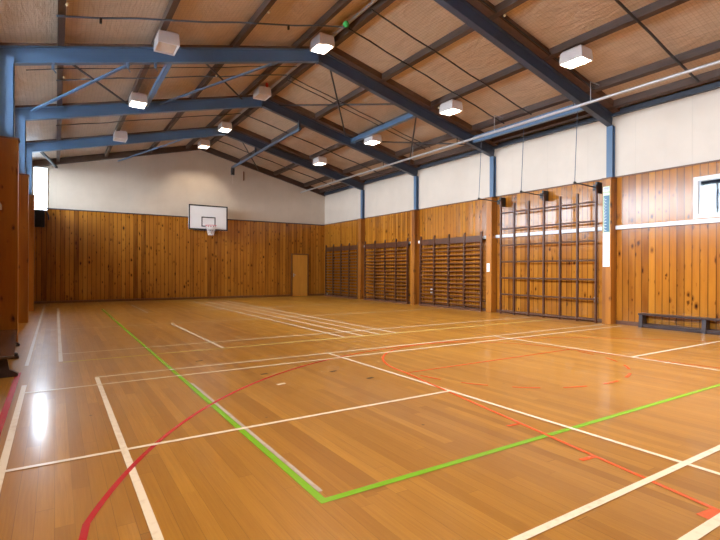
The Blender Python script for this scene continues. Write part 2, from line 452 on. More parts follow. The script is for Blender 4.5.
# left wall with clerestory windows between the columns
bays = [(YF, FR[0]-.09)] + [(FR[i]+.09, FR[i+1]-.09) for i in range(5)] + [(FR[5]+.09, YB-.1)]
bays[0] = (YF+.3, FR[0]-.09)
HL = [(a, b, 3.62, 5.2) for a, b in bays]
us = sorted({YF-T, YB+T} | {q for a, b in bays for q in (a, b)})
mb = MB()
wall_cells(mb, us, [0, ZP, 3.62, 5.2, 5.32], HL, lambda a, b, c, d, m: mb.box(XL-T, XL, a, b, c, d, m))
struct(mb.build('wall_left', [M['pine_right'], M['cream_side']]))
# end wall with a narrow window in its left corner
WB = (-.72, -.26, 3.5, 5.12)
mb = MB()
wall_cells(mb, [XL-T, WB[0], WB[1], XR+T], [0, WB[2], ZP, WB[3], 5.3], [WB], lambda a, b, c, d, m: mb.box(a, b, YB, YB+T, c, d, m))
mb.prism([(XL-T, 5.3), (XR+T, 5.3), (XC, LN(XC)+.02)], 1, YB, YB+T, 1)
struct(mb.build('wall_back', [M['pine_back'], M['cream_end']]))
HF = []
mb = MB()
wall_cells(mb, sorted({XL-T, XR+T} | {q for h in HF for q in h[:2]}), [0, 2.6, ZP, 4.6, 5.3], HF, lambda a, b, c, d, m: mb.box(a, b, YF-T, YF, c, d, m))
mb.prism([(XL-T, 5.3), (XR+T, 5.3), (XC, LN(XC)+.02)], 1, YF-T, YF, 1)
struct(mb.build('wall_front', [M['pine_back'], M['cream_end']]))
# roof
for nm, a, b in (('ceiling', XL-T-.3, XC), ('ceiling', XC, XR+T+.3)):
    m = MB()
    vs = []
    N = 40
    m.prism([(a, LN(a)), (b, LN(b)), (b, LN(b)+.02), (a, LN(a)+.02)], 1, YF-T-.3, YB+T+.3, 0)
    m.prism([(a, LN(a)+.021), (b, LN(b)+.021), (b, LN(b)+.12), (a, LN(a)+.12)], 1, YF-T-.3, YB+T+.3, 1)
    struct(m.build(nm, [M['lining'], M['roof_out']]))

# trims
m = MB(); ys = [YF, *FR, YB]
m.box(XR-.03, XR, YF, YB, ZP-.005, ZP+.025); struct(m.build('trim_1', M['cap']))
m = MB(); m.box(XL+.04, XR-.04, YB-.03, YB, ZP-.03, ZP+.01); struct(m.build('trim_2', M['gable']))
m = MB()
for i in range(6): m.box(XR-.07, XR, (FR[i-1]+.12 if i else YF), FR[i]-.12, 2.31, 2.405, bev=.006)
struct(m.build('trim_3', M['rail']))
m = MB()
for i in range(6): m.box(XL, XL+.07, (FR[i-1]+.12 if i else YF), FR[i]-.12, 2.31, 2.405, bev=.006)
struct(m.build('trim_4', M['rail']))
m = MB(); m.box(XL+.02, 9.70, YB-.025, YB, 0, .09); m.box(10.72, XR-.02, YB-.025, YB, 0, .09); struct(m.build('baseboard_back', M['doorframe']))
m = MB()
for i in range(7): m.box(XR-.025, XR, (FR[i-1]+.12 if i else YF), (FR[i]-.12 if i < 6 else YB-.03), 0, .09)
struct(m.build('baseboard_right', M['plinth']))
m = MB()
for i in range(7): m.box(XL, XL+.025, (FR[i-1]+.12 if i else YF), (FR[i]-.12 if i < 6 else YB-.03), 0, .09)
struct(m.build('baseboard_left', M['plinth']))
# dark gable timber along the top of the end wall
m = MB()
for a, b in ((XL+.02, XC), (XC, XR-.02)):
    m.prism([(a, LN(a)-.24), (b, LN(b)-.24), (b, LN(b)-.004), (a, LN(a)-.004)], 1, YB-.10, YB-.001)
struct(m.build('trim_5', M['gable']))
# steel eave beams
m = MB(); m.box(XR-.10, XR-.001, YF, YB-.11, 5.10, 5.23); struct(m.build('trim_6', M['steel_shade']))

# windows; each opening is marked as a light portal so the sky is sampled through it
def portal(fr, loc, sx, sy, rot):
    li = bpy.data.lights.new('daylight_opening', 'AREA'); li.shape = 'RECTANGLE'; li.size = sx; li.size_y = sy
    li.cycles.is_portal = True
    lo = bpy.data.objects.new('daylight_opening', li); COL.objects.link(lo); lo.parent = fr; lo.location = loc; lo.rotation_euler = rot
HP = math.pi/2
def window_x(name, x, side, a, b, z0, z1, n, fw=.06):
    s = 1 if side == 'R' else -1
    x0, x1 = (x-.02, x+T*.8) if side == 'R' else (x-T*.8, x+.02)
    m = MB()
    m.box(x0, x1, a, a+fw, z0, z1); m.box(x0, x1, b-fw, b, z0, z1)
    m.box(x0, x1, a+fw, b-fw, z0, z0+fw); m.box(x0, x1, a+fw, b-fw, z1-fw, z1)
    for i in range(1, n):
        c = a + (b-a)*i/n; m.box(x0+.02, x1-.02, c-.025, c+.025, z0+fw, z1-fw)
    fr = m.build(name, M['white']); struct(fr)
    g = MB(); xm = (x0+x1)/2; g.box(xm-.003, xm+.003, a+fw*.6, b-fw*.6, z0+fw*.6, z1-fw*.6); g.build('pane', M['glass'], fr)
    portal(fr, ((x+T*1.1) if side == 'R' else (x-T*1.1), (a+b)/2, (z0+z1)/2), z1-z0, b-a, (0, HP if side == 'R' else -HP, 0))
    return fr
window_x('window_1', XR, 'R', *WR, 2, .085)
for i, (a, b, c, d) in enumerate(HL): window_x('window_%d' % (i+2), XL, 'L', a, b, c, d, 3, .05)
m = MB(); y0, y1 = YB-.015, YB+.12; fw = .03
m.box(WB[0], WB[0]+fw, y0, y1, WB[2], WB[3]); m.box(WB[1]-fw, WB[1], y0, y1, WB[2], WB[3])
m.box(WB[0]+fw, WB[1]-fw, y0, y1, WB[2], WB[2]+fw); m.box(WB[0]+fw, WB[1]-fw, y0, y1, WB[3]-fw, WB[3])
fr = m.build('window_9', M['white']); struct(fr)
MB().box(WB[0]+.02, WB[1]-.02, YB+.05, YB+.056, WB[2]+.02, WB[3]-.02).build('pane', M['glass'], fr)
portal(fr, ((WB[0]+WB[1])/2, YB+.17, (WB[2]+WB[3])/2), WB[1]-WB[0], WB[3]-WB[2], (-HP, 0, 0))

for i, (a, b, c, d) in enumerate(HF):
    m = MB(); y0, y1 = YF-.12, YF+.02; fw = .05
    m.box(a, a+fw, y0, y1, c, d); m.box(b-fw, b, y0, y1, c, d); m.box(a+fw, b-fw, y0, y1, c, c+fw); m.box(a+fw, b-fw, y0, y1, d-fw, d)
    m.box((a+b)/2-.025, (a+b)/2+.025, y0+.02, y1-.02, c+fw, d-fw)
    for z in (3.4,): m.box(a+fw, b-fw, y0+.03, y1-.03, z-.02, z+.02)
    fr = m.build('window_%d' % (i+10), M['white']); struct(fr)
    MB().box(a+.03, b-.03, YF-.053, YF-.047, c+.03, d-.03).build('pane', M['glass'], fr)
    portal(fr, ((a+b)/2, YF-.17, (c+d)/2), b-a, d-c, (HP, 0, 0))

# end wall door
m = MB(); y0 = YB-.05
m.box(9.735, 9.795, y0, YB-.001, 0, 2.10); m.box(10.615, 10.675, y0, YB-.001, 0, 2.10); m.box(9.795, 10.615, y0, YB-.001, 2.04, 2.10)
dr = MB().box(9.80, 10.61, YB-.035, YB-.002, .01, 2.035).build('door_1', M['door']); struct(dr)
m.build('door_frame', M['doorframe'], dr)
m = MB(); m.box(9.84, 9.88, YB-.04, YB-.034, .95, 1.12); m.tube([(9.86, YB-.04, 1.05), (9.86, YB-.085, 1.05), (9.96, YB-.085, 1.05)], .011, 8)
m.build('door_handle', M['galv'], dr)

# ------------------------------------------------------------------ portal frames
names = ['behind the camera side of the hall', 'beside the camera', 'nearest in view, by the wall chart', 'second in view, left of the climbing frame',
         'third in view from the camera', 'farthest, nearest the hoop wall']
PX = [(.07, 'lowest on the left slope, first from the window wall'), (1.68, 'second up from the window wall'), (3.30, 'third up from the window wall'), (4.78, 'just left of the ridge conduit'),
      (5.56, 'just right of the ridge conduit'), (7.16, 'second down from the ridge on the right slope'), (8.82, 'third down the right slope, past the lit lamps'), (10.42, 'last but one before the right wall'),
      (11.28, 'lowest on the right slope, against the right wall')]
PF = []
def isec(mb, p, q, depth, w=.14, up=(0,0,1), tf=.014, tw=.012):
    """I section: p,q are ends of the centre line, depth along up"""
    p, q = Vector(p), Vector(q); d = (q-p).normalized(); u = Vector(up); r = d.cross(u).normalized(); u = r.cross(d).normalized()
    off = u*(depth/2-tf/2)
    mb.bar(p+off, q+off, w, tf, u); mb.bar(p-off, q-off, w, tf, u); mb.bar(p, q, tw, depth-2*tf, u)
def make_frame(Y, label):
    root = empty('portal_frame', (0, Y, 0), label, 'steel frame', 'blue steel portal frames')
    co = math.cos(math.atan(SL))
    for s in (-1, 1):
        xi = -.62 if s < 0 else 11.47; xo = XL+.006 if s < 0 else XR-.006
        m = MB(); xm = (xi+xo)/2; dp = abs(xi-xo)
        isec(m, (xm, 0, .02), (xm, 0, RB(xm)+.01), dp, .15, (1, 0, 0))
        if s < 0:                                  # plates closing the column sides
            m.box(xo, xi, -.075, -.070, 3.5, 5.0); m.box(xo, xi, .070, .075, 3.5, 5.0)
        m.build('steel_column', M['steel'], root)
        m = MB(); xa = -.57 if s < 0 else 11.37
        b = .012
        m.box(min(xa, xo), max(xa, xo), -.11, -.085, 0, ZP-.04); m.box(min(xa, xo), max(xa, xo), .085, .11, 0, ZP-.04)
        m.box(xa-.012, xa+.012, -.11, .11, 0, ZP-.04, 0, .004)
        cl = m.build('pine_casing', M['pine_post'], root)
        m = MB(); m.box(min(xa-.02*s*-1, xo) if s < 0 else xa-.03, xo if s > 0 else xa+.03, -.125, .125, ZP-.04, ZP-.01)
        m.build('casing_cap', M['doorframe'], cl)
        m = MB()
        x0 = xo+.004 if s < 0 else xo-.004
        p = Vector((x0, 0, (RB(x0)+RT(x0))/2)); q = Vector((XC, 0, (RB(XC)+RT(XC))/2-.0))
        isec(m, p, q, .30*co, .14)
        m.build('rafter', M['steel'] if s < 0 else M['steel_shade'], root)
    # timber packers on top of the rafter, between the purlins
    xs = [XL+.02] + [v for x, l in PX for v in (x-.06, x+.06)] + [XR-.02]
    for a, b in zip(xs[0::2], xs[1::2]):
        if b-a < .1: continue
        for u, v in (((a, b),) if (a-XC)*(b-XC) > 0 else ((a, XC-.05), (XC+.05, b))):
            m = MB(); m.prism([(u, RT(u)+.004), (v, RT(v)+.004), (v, (LN(v)-.004 if v > XC else RT(v)+.045)), (u, (LN(u)-.004 if v > XC else RT(u)+.045))], 1, (-.24 if v > XC else -.09), -.01); m.build('timber_packer', M['packer'], root)
    m = MB(); m.box(XC-.012, XC+.012, -.075, .075, RB(XC)-.03, RT(XC)+.0); m.build('apex_plate', M['steel_shade'], root)
    return root
for Y, n in zip(FR, names):
    PF.append(make_frame(Y, 'blue steel portal frame with pine cased posts, ' + n))

# purlins run the length of the hall
PUR = []
for x, l in PX:
    th = -math.atan(SL) if x > XC else math.atan(SL)
    m = MB(); hw = .055; a, b = x-hw, x+hw
    m.prism([(a, RT(a)+.002), (b, RT(b)+.002), (b, LN(b)-.003), (a, LN(a)-.003)], 1, YF+.02, YB-.12)
    o = m.build('roof_purlin', M['purlin']); tag(o, 'dark timber roof purlin, ' + l, 'purlin', 'timber roof purlins'); PUR.append(o)
# rafter packers: timber strip on top of rafters
for Y, n in zip(FR, names):
    pass

# pale bolt heads that catch the light where purlins cross
for x, y, pi in ((.14, 8.6, 0), (.14, 11.9, 0), (3.38, 8.5, 2), (3.38, 12.0, 2), (7.24, 6.2, 5), (8.9, 9.9, 6)):
    MB().ball((x, y, RT(x)-.01), .028, 8).build('bolt_head', M['brass'], PUR[pi])

# sag rods along the slopes
def rod(name, pts, r, mat, label, cat, group=None, n=6):
    o = MB().tube(pts, r, n).build(name, mat); tag(o, label, cat, group); return o
def onr(x, dz=0): return RT(x)-.012+dz
for k, (Y, xs, lab, r, mt) in enumerate((
    (9.0, (.0, XC-.06), 'thin blue grey tie rod along the left slope in front of the second frame', .016, 'rod_blue'),
    (12.05, (.0, XC-.06), 'thin blue grey tie rod along the left slope behind the second frame', .014, 'rod_blue'),
    (11.4, (-.5, XC-.06), 'sagging dark cable under the left slope close behind the second frame', .010, 'rod'),
    (9.0, (XC+.06, 10.5), 'dark tie rod on the right slope, nearer the second frame', .017, 'rod'),
    (8.1, (XC+.06, 10.5), 'dark tie rod on the right slope, midway between first and second frame', .017, 'rod'),
    (4.53, (XC+.06, 11.2), 'thick dark strap on the right slope at the upper right of the photo', .026, 'rod'),
    (12.1, (XC+.06, 10.5), 'dark tie rod on the right slope, nearer of a close pair', .014, 'rod'),
    (12.35, (XC+.06, 10.5), 'dark tie rod on the right slope, farther of a close pair', .014, 'rod'),
    (15.9, (XC+.06, 11.2), 'dark tie rod on the right slope between third and fourth frame', .018, 'rod'),
    (19.6, (XC+.06, 11.2), 'dark tie rod on the right slope in the last bay by the hoop wall', .018, 'rod'),
    (15.9, (.0, XC-.06), 'dark tie rod along the left slope between third and fourth frame', .014, 'rod'))):
    n = 9; pts = [(xs[0]+(xs[1]-xs[0])*i/n, Y, onr(xs[0]+(xs[1]-xs[0])*i/n) - .012*math.sin(i*2.1+k)) for i in range(n+1)]
    o = rod('tie_rod', pts, r, M[mt], lab, 'tie rod', 'roof tie rods')
    if k == 0:
        for x in (.62, 4.0):
            MB().box(x-.02, x+.02, Y-.02, Y+.02, onr(x)-.10, onr(x)-.01, 0, .005).build('hanging_clip', M['black'], o)
# clamps under the second frame's left rafter
for x, l in ((-.05, 'left of the three'), (1.18, 'middle of the three'), (1.68, 'right of the three')):
    m = MB(); m.box(x-.025, x+.025, FR[3]-.06, FR[3]+.0, RB(x)-.11, RB(x)-.004, 0, .004); m.tube([(x, FR[3]-.03, RB(x)-.1), (x+.05, FR[3]+.02, RB(x)-.15)], .012, 6)
    tag(m.build('beam_clamp', M['rod_blue']), 'small steel clamp under the second rafter, ' + l, 'clamp', 'clamps under the rafter')

# wind bracing: flat blue bars and dark rods
def brace(p, q, flat, label, wd=.07):
    m = MB()
    if flat: m.bar(p, q, wd, .03)
    else: m.tube([p, q], .024, 6)
    o = m.build('brace_bar' if flat else 'brace_rod', M['steel'] if flat else M['rod'])
    tag(o, label, 'brace', 'roof wind bracing'); return o
f1, f2, f3 = FR[3]+.09, FR[4]-.09, FR[5]-.09
e = lambda x, d=.06: RT(x)-d
brace((-.5, f2, e(-.5, .10)), (1.62, f1, e(1.62, .07)), True, 'blue flat brace bar at the left eave, rising from third to second frame')
brace((.0, f1, e(.0)), (1.62, f2, e(1.62)), False, 'dark brace rod crossing the blue bar at the left eave')
brace((2.4, f2, e(2.4, .09)), (4.78, f1, e(4.78, .12)), True, 'blue flat brace bar on the left slope, rising towards the ridge')
brace((2.5, f1, e(2.5)), (4.7, f2, e(4.7)), False, 'dark brace rod crossing the blue bar below the ridge on the left slope')
brace((5.7, f1, e(5.7)), (8.35, f2, e(8.35)), False, 'dark brace rod from the second frame apex down the right slope')
brace((5.9, f2, e(5.9)), (8.2, f1, e(8.2)), False, 'dark brace rod from the third frame apex down the right slope')
brace((8.55, f1, e(8.55)), (11.1, f2, e(11.1)), False, 'dark brace rod on the right slope reaching the right eave at the third frame')
brace((8.75, f2, e(8.75)), (11.1, f1, e(11.1)), False, 'dark brace rod on the right slope reaching the right eave at the second frame')
g1, g2 = FR[5]+.09, YB-.14
brace((2.1, g2, e(2.1, .22)), (4.5, g1, e(4.5, .12)), True, 'blue flat brace bar in the last bay on the left slope')
m = MB(); m.bar((-.5, g1, 5.09), (.02, g2, 5.14), .08, .06)
tag(m.build('brace_bar', M['blackmat']), 'short dark flat brace at the left eave beside the corner window', 'brace', 'roof wind bracing')
brace((5.9, g1, e(5.9)), (8.0, g2, e(8.0)), False, 'dark brace rod in the last bay right of the ridge')
# struts between second and third frames
m = MB(); m.box(8.58, 8.72, FR[3]+.08, FR[4]-.08, 5.70, 5.835); m.box(8.55, 8.75, FR[4]-.09, FR[4]-.08, 5.66, 5.84)
tag(m.build('roof_strut', M['steel']), 'blue steel strut between second and third frames on the right slope', 'strut')
m = MB(); m.box(2.0, 2.10, FR[3]+.08, FR[4]-.08, 5.70, 5.80)
tag(m.build('roof_strut', M['steel']), 'blue steel strut between second and third frames on the left slope', 'strut')

# long blue pole hung under the right slope, with pulley
r = empty('hanging_pole', (6.55, 13.8, 5.8), 'long blue grey pole under the roof with pulley and rope near the end wall', 'pole')
MB().tube([(0, 0, 0), (0, 6.9, 0)], .055, 14).build('pole_tube', M['rod_blue'], r)
for y in (.05, 4.0):
    m = MB(); z = RB(6.55)-5.8-.01 if y > 1 else RB(6.55)-5.8; m.box(-.03, .03, y-.03+.02, y+.06, -.07, z, 0, .006)
    m.build('hanger', M['steel_shade'], r)
m = MB(); m.tube([(-.05, 6.86, -.16), (.05, 6.86, -.16)], .13, 14); m.box(-.07, .07, 6.80, 6.92, -.34, -.02, 0, .01)
pu = m.build('pulley', M['black'], r)
MB().tube([(0, 6.86, -.25), (.01, 6.86, -.72)], .008, 5).build('rope', M['netcord'], pu)
m = MB(); m.box(7.29, 7.35, YB-.06, YB-.001, 5.42, 5.84, 0, .01)
tag(m.build('wall_hook', M['doorframe']), 'narrow brown hook plate on the cream end wall beside the pole end', 'hook')

# winch beam with cables, and the pipe that runs along the right slope
r = empty('winch_beam', (10.62, 8.44, 5.14), 'bright blue beam between first and second frames above the climbing frame', 'beam')
MB().box(-.05, .05, -1.80, 1.80, 0, .20).build('beam_channel', M['steel'], r)
m = MB(); m.box(-.07, .07, -1.80, -1.785, -.02, .22); m.box(-.07, .07, 1.785, 1.80, -.02, .22); m.build('end_plate', M['steel_shade'], r)
r = empty('conduit_pipe', (10.0, 0, 5.05), 'long galvanized pipe hung under the right rafters', 'pipe')
MB().tube([(0, YF+.1, 0), (0, YB-.5, 0)], .035, 12).build('pipe', M['galv'], r)
for Y in FR[1:]:
    m = MB(); m.tube([(0, Y-.0, .03), (0, Y, RB(10)-5.05)], .012, 6); m.build('pipe_hanger', M['rod'], r)
for Y in (6.15, 8.9, 12.4):
    m = MB(); m.tube([(0, Y, .03), (0, Y, .45), (.33, Y, .45)], .012, 6); m.build('pipe_hanger', M['galv'], r)
# conduit along the ridge
o = MB().tube([(XC, YF+.1, 6.70), (XC, YB-.12, 6.70)], .032, 10).build('ridge_conduit', M['galv'])
tag(o, 'grey conduit running along the roof ridge', 'conduit')
xs = (5.7, 7.0, 8.5, 10.1, 10.45)
o = MB().tube([(x, FR[2]-.27, RT(x)+.03) for x in xs], .016, 6).build('rafter_conduit', M['rod']); tag(o, 'thin grey conduit beside the nearest rafter on the right slope', 'conduit')
o = MB().ball((5.28, 8.85, 6.62), .07, 14).build('green_ball', M['balls_green']); tag(o, 'small green ball lodged beside the ridge conduit', 'ball')
m = MB(); m.ball((5.19, 13.2, 6.70), .05, 10, 0, (1, .8, 1.5))
tag(m.build('red_ball', M['red']), 'small red object lodged at the ridge above the unlit lamp', 'ball')

# ------------------------------------------------------------------ high bay lamps
def make_lamp(lit, label, loc):
    r = empty('ceiling_light', loc, label, 'ceiling light', 'boxed lamps under the roof')
    m = MB(); w, d, h = .19, .25, .25
    # housing: hollow box open below, with a rolled rim and sloping shoulders
    def ring(z, a, b=0.0):
        q, p = w*a-b, d*a-b; return [(-q, -p, z), (q, -p, z), (q, p, z), (-q, p, z)]
    sec = [ring(.23, 1, .045), ring(.0, 1, .022), ring(-.012, 1, .018), ring(-.012, 1), ring(.05, 1), ring(.21, .94), ring(.25, .80)]
    vs = [v for q in sec for v in q]; n = len(sec); fs = []
    for i in range(n-1):
        for k in range(4): fs.append((i*4+k, i*4+(k+1) % 4, i*4+4+(k+1) % 4, i*4+4+k))
    fs += [((n-1)*4, (n-1)*4+1, (n-1)*4+2, (n-1)*4+3), (3, 2, 1, 0)]
    m.add(vs, fs); m.build('housing', M['lamp_white'], r)
    if lit:
        MB().box(-.085, .085, -.13, .13, .195, .222, 0, .006).build('bulb_holder', M['white'], r)
        li = bpy.data.lights.new('bulb', 'AREA'); li.shape = 'RECTANGLE'; li.size = .09; li.size_y = .13
        li.energy = LAMP*(.42 if loc[1] > 16 else 1.1 if loc[1] > 3 else 1.9); li.color = (1.0, .86, .68)
        lo = bpy.data.objects.new('bulb', li); COL.objects.link(lo); lo.parent = r; lo.location = (0, 0, .19)
    else:
        MB().box(-w+.028, w-.028, -d+.028, d-.028, .010, .020).build('lens', M['unlit'], r)
    z1 = RT(loc[0]) - loc[2]
    m = MB(); m.box(-.06, .06, -.02, .02, .251, max(.27, z1-.001), 0, .003); m.build('bracket', M['rod'], r)
    return r
LAMPS = [((1.78, 9.69, 5.54), 0, 'unlit white boxed lamp, largest of the left row, by the second frame'),
 ((5.15, 9.70, 6.40), 1, 'lit boxed lamp under the ridge at the second frame'),
 ((1.77, 13.40, 5.54), 1, 'lit boxed lamp in the left row by the third frame'),
 ((5.12, 13.4, 6.40), 0, 'unlit boxed lamp under the ridge at the third frame'),
 ((1.77, 17.36, 5.54), 0, 'small unlit boxed lamp in the left row by the farthest frame'),
 ((5.20, 17.33, 6.40), 1, 'lit boxed lamp under the ridge at the farthest frame'),
 ((5.18, 20.17, 6.40), 1, 'lit boxed lamp under the ridge close to the end wall'),
 ((8.92, 16.96, 5.55), 1, 'lit boxed lamp in the right row by the farthest frame'),
 ((8.9, 13.14, 5.55), 1, 'lit boxed lamp in the right row by the third frame'),
 ((8.91, 9.43, 5.55), 1, 'lit boxed lamp in the right row by the second frame'),
 ((8.93, 5.81, 5.55), 1, 'lit boxed lamp in the right row nearest the camera, at upper right'),
 ((5.15, 5.81, 6.40), 1, 'lit boxed lamp under the ridge above the camera'),
 ((1.77, 5.81, 5.54), 0, 'unlit boxed lamp above left of the camera'),
 ((8.92, 2.1, 5.55), 1, 'lit boxed lamp behind the camera on the right'),
 ((5.15, 2.1, 6.40), 1, 'lit boxed lamp behind the camera under the ridge'),
 ((1.77, 2.1, 5.54), 1, 'lit boxed lamp behind the camera on the left')]
for loc, lit, lab in LAMPS: make_lamp(lit, lab, loc)

# ------------------------------------------------------------------ basketball hoop
r = empty('basketball_hoop', (5.56, 20.85, 2.97), 'white basketball backboard with black border and red rim on the end wall', 'basketball hoop')
W2, H0, H1 = .83, .03, 1.10
MB().box(-W2, W2, 0, .03, H0, H1, 0, .004).build('backboard', M['board'], r)
m = MB(); b = .055; y0 = -.006; y1 = -.0005
m.box(-W2, W2, y0, y1, H0, H0+b); m.box(-W2, W2, y0, y1, H1-b, H1); m.box(-W2, -W2+b, y0, y1, H0+b, H1-b); m.box(W2-b, W2, y0, y1, H0+b, H1-b)
a, c0, c1, t = .30, .17, .60, .045
m.box(-a, a, y0, y1, c1-t, c1); m.box(-a, -a+t, y0, y1, c0, c1-t); m.box(a-t, a, y0, y1, c0, c1-t); m.box(-a+t, a-t, y0, y1, c0, c0+t)
m.build('border_marking', M['black'], r)
RZ = .20; RCY = -.38; RR = .225
rim = MB().tube([(RR*math.cos(k*math.pi/16), RCY+RR*math.sin(k*math.pi/16), RZ) for k in range(32)], .011, 8, closed=True)
rim.box(-.06, .06, RCY+RR-.01, -.008, RZ-.03, RZ+.012, 0, .004); rim.bar((-.1, -.01, RZ-.06), (-.12, RCY+.16, RZ-.005), .02, .02); rim.bar((.1, -.01, RZ-.06), (.12, RCY+.16, RZ-.005), .02, .02)
ri = rim.build('rim', M['rimred'], r)
m = MB(); lv = [(0, RR-.012), (.1, .185), (.2, .15), (.3, .125), (.40, .115)]
for s in (1, -1):
    for k in range(12):
        pts = [(rr*math.cos((k+s*i*.5)*math.pi/6), RCY+rr*math.sin((k+s*i*.5)*math.pi/6), RZ-.012-zz) for i, (zz, rr) in enumerate(lv)]
        m.tube(pts, .0085, 5)
m.build('net', M['netcord'], r)
m = MB()
for x in (-.45, .45):
    m.tube([(x, .02, .85), (x*.8, .64, .95)], .025, 8); m.tube([(x, .02, .25), (x*.8, .64, .15)], .025, 8); m.box(x-.04, x+.04, .03, .06, .1, 1.0)
m.box(-.5, .5, .60, .648, .05, .15); m.box(-.5, .5, .60, .648, .9, 1.0)
m.build('wall_bracket', M['rod'], r)

# dark box in the left corner of the end wall
r = empty('wall_speaker', (-.50, YB-.20, 2.86), 'black box with curved bracket high in the left corner of the end wall', 'speaker')
MB().box(-.20, .15, -.15, .16, 0, .60, 0, .02).build('cabinet', M['blackmat'], r)
m = MB(); m.tube([(.10, .0, .62), (.18, .0, .60), (.24, .05, .53), (.27, .12, .40), (.27, .185, .30)], .024, 8); m.box(-.1, .12, -.05, .05, .595, .63)
m.build('curved_bracket', M['black'], r)

# ------------------------------------------------------------------ wall bars
def make_bars(label, y0, loc):
    r = empty('wall_bars', loc, label, 'wall bars', 'timber wall bars')
    n = 5; L = 2.98
    for i in range(n):
        y = -L/2 + L*i/(n-1)
        m = MB(); m.prism([(-.07, 0), (.0, 0), (.0, 2.55), (-.03, 2.55), (-.055, 2.46), (-.055, 2.2), (-.07, 2.1)], 1, y-.032, y+.032)
        m.build('upright', M['bars'], r)
    for k in range(15):
        z = .16 + k*.138
        m = MB(); m.tube([(-.035, -L/2+.0, z), (-.035, L/2, z)], .024, 8); m.build('rung', M['rung'], r)
    MB().box(-.03, .0, -L/2+.03, L/2-.03, 2.22, 2.42).build('head_board', M['bars'], r)
    MB().box(-.085, .0, -L/2-.03, L/2+.03, .0, .055).build('foot_board', M['plinth'], r)
    m = MB()
    for y in (-L/2, 0, L/2): m.box(0, .14, y-.02, y+.02, .3, .34); m.box(0, .14, y-.02, y+.02, 2.28, 2.32)
    m.build('wall_bracket', M['rod'], r)
    return r
wb = make_bars('set of timber wall bars beside the climbing frame, widest in view', 0, (11.44, 12.16, 0))
dup(wb, (11.44, 15.93, 0), 'middle set of timber wall bars between the third and fourth frames')
dup(wb, (11.44, 19.5, 0), 'farthest set of timber wall bars in the corner by the end wall')
# skirting plinth running under the wall bars
# ------------------------------------------------------------------ climbing frame
r = empty('climbing_frame', (11.30, 8.29, 0), 'swing out timber climbing frame with square grid and cables on the right wall', 'climbing frame')
for i in range(7):
    y = -1.5 + i*.5; top = 3.28 if i % 3 else 3.40
    m = MB(); m.box(-.032, .032, y-.024, y+.024, .01, top, 0, .006); m.build('upright', M['bars'], r)
for z in (.075, .59, 1.08, 1.56, 2.05, 2.54, 3.02):
    m = MB(); m.tube([(0, -1.5, z), (0, 1.5, z)], .024 if z > .1 else .034, 8); m.build('rail', M['bars'], r)
for i, y in enumerate((-1.5, 0, 1.5)):
    yy = y + (-.05 if y < 0 else 0)
    m = MB(); m.box(.05, .27, yy+.05, yy+.115, 3.24, 3.52, 0, .01); m.box(-.04, .05, yy+.03, yy+.12, 3.30, 3.44, 0, .01)
    hb = m.build('hinge_bracket', M['black'], r)
    MB().tube([(.0, yy+.06, 3.37), (-.88, yy+.06, 3.40)], .014, 6).build('cable_arm', M['rod'], r)
    MB().tube([(-.88, yy+.06, 3.40), (-.78, yy+.06, 5.13)], .009, 6).build('cable', M['rod_blue'], r)
    MB().ball((-.88, yy+.06, 3.40), .035, 8).build('cable_ring', M['black'], r)

# ------------------------------------------------------------------ things on the right wall
r = empty('wall_chart', (11.352, 6.56, 1.40), 'tall blue chart above a white strip on the first pine cased post', 'poster')
m = MB(); xq = -.004
m.box(xq, .003, -.085, .085, .84, 1.97); ch = m.build('chart_sheet', M['chart_green'], r)
MB().box(xq-.004, xq-.0005, -.072, .060, .855, 1.74).build('chart_panel', M['chart_blue'], ch)
m = MB()
m.box(xq-.004, xq-.0005, -.075, .075, 1.84, 1.955); m.box(xq-.004, xq-.0005, -.075, .075, 1.755, 1.80)
for k in range(22):
    z = .88 + k*.038; m.box(xq-.006, xq-.0045, .025 if k % 2 else -.005, .055, z, z+.010)
m.build('chart_scale', M['paper'], ch)
m = MB()
for z in (1.87, 1.90, 1.925): m.box(xq-.006, xq-.0045, -.06, .055, z, z+.012)
m.build('chart_heading', M['chart_blue'], ch)
MB().box(xq, .003, -.085, .085, 0, .835).build('white_strip', M['paper'], r)
o = MB().box(11.345, 11.357, 10.27, 10.39, 1.26, 1.52, 0, .002).build('notice_card', M['paper']); tag(o, 'small white card on the second pine cased post', 'notice')
def outlet(x, y, z, lab, w=.075, h=.13):
    r = empty('wall_socket', (x, y, z), lab, 'socket')
    MB().box(-.03, -.001, -w/2, w/2, -h/2, h/2, 0, .006).build('faceplate', M['white'], r)
    m = MB(); m.box(-.034, -.0305, -.012, .012, -.03, .0); m.build('switch', M['rod'], r)
outlet(XR, 6.96, .55, 'small white socket low behind the climbing frame', .09, .15)
outlet(XR, 13.25, .55, 'small white socket low behind the nearest wall bars', .10, .16)
outlet(XR, 17.45+.25, 2.36-.0, 'small white box beside the post between the two far sets of wall bars', .10, .12) if False else None
m = MB()
for i, (y, lab) in enumerate(((13.85, 'near side of the third post'), (14.32, 'far side of the third post'))):
    o = MB().tube([(XR-.071, y, 2.36), (XR-.11, y, 2.36)], .055, 14).build('rail_cap', M['white']); tag(o, 'round white cap on the pale wall rail, ' + lab, 'cap', 'round caps on the wall rail')
o = MB().box(11.50, 11.56, 21.10, 21.2, .0, .16, 0, .01).build('floor_stop', M['white']); tag(o, 'small white block on the floor in the far right corner', 'block')

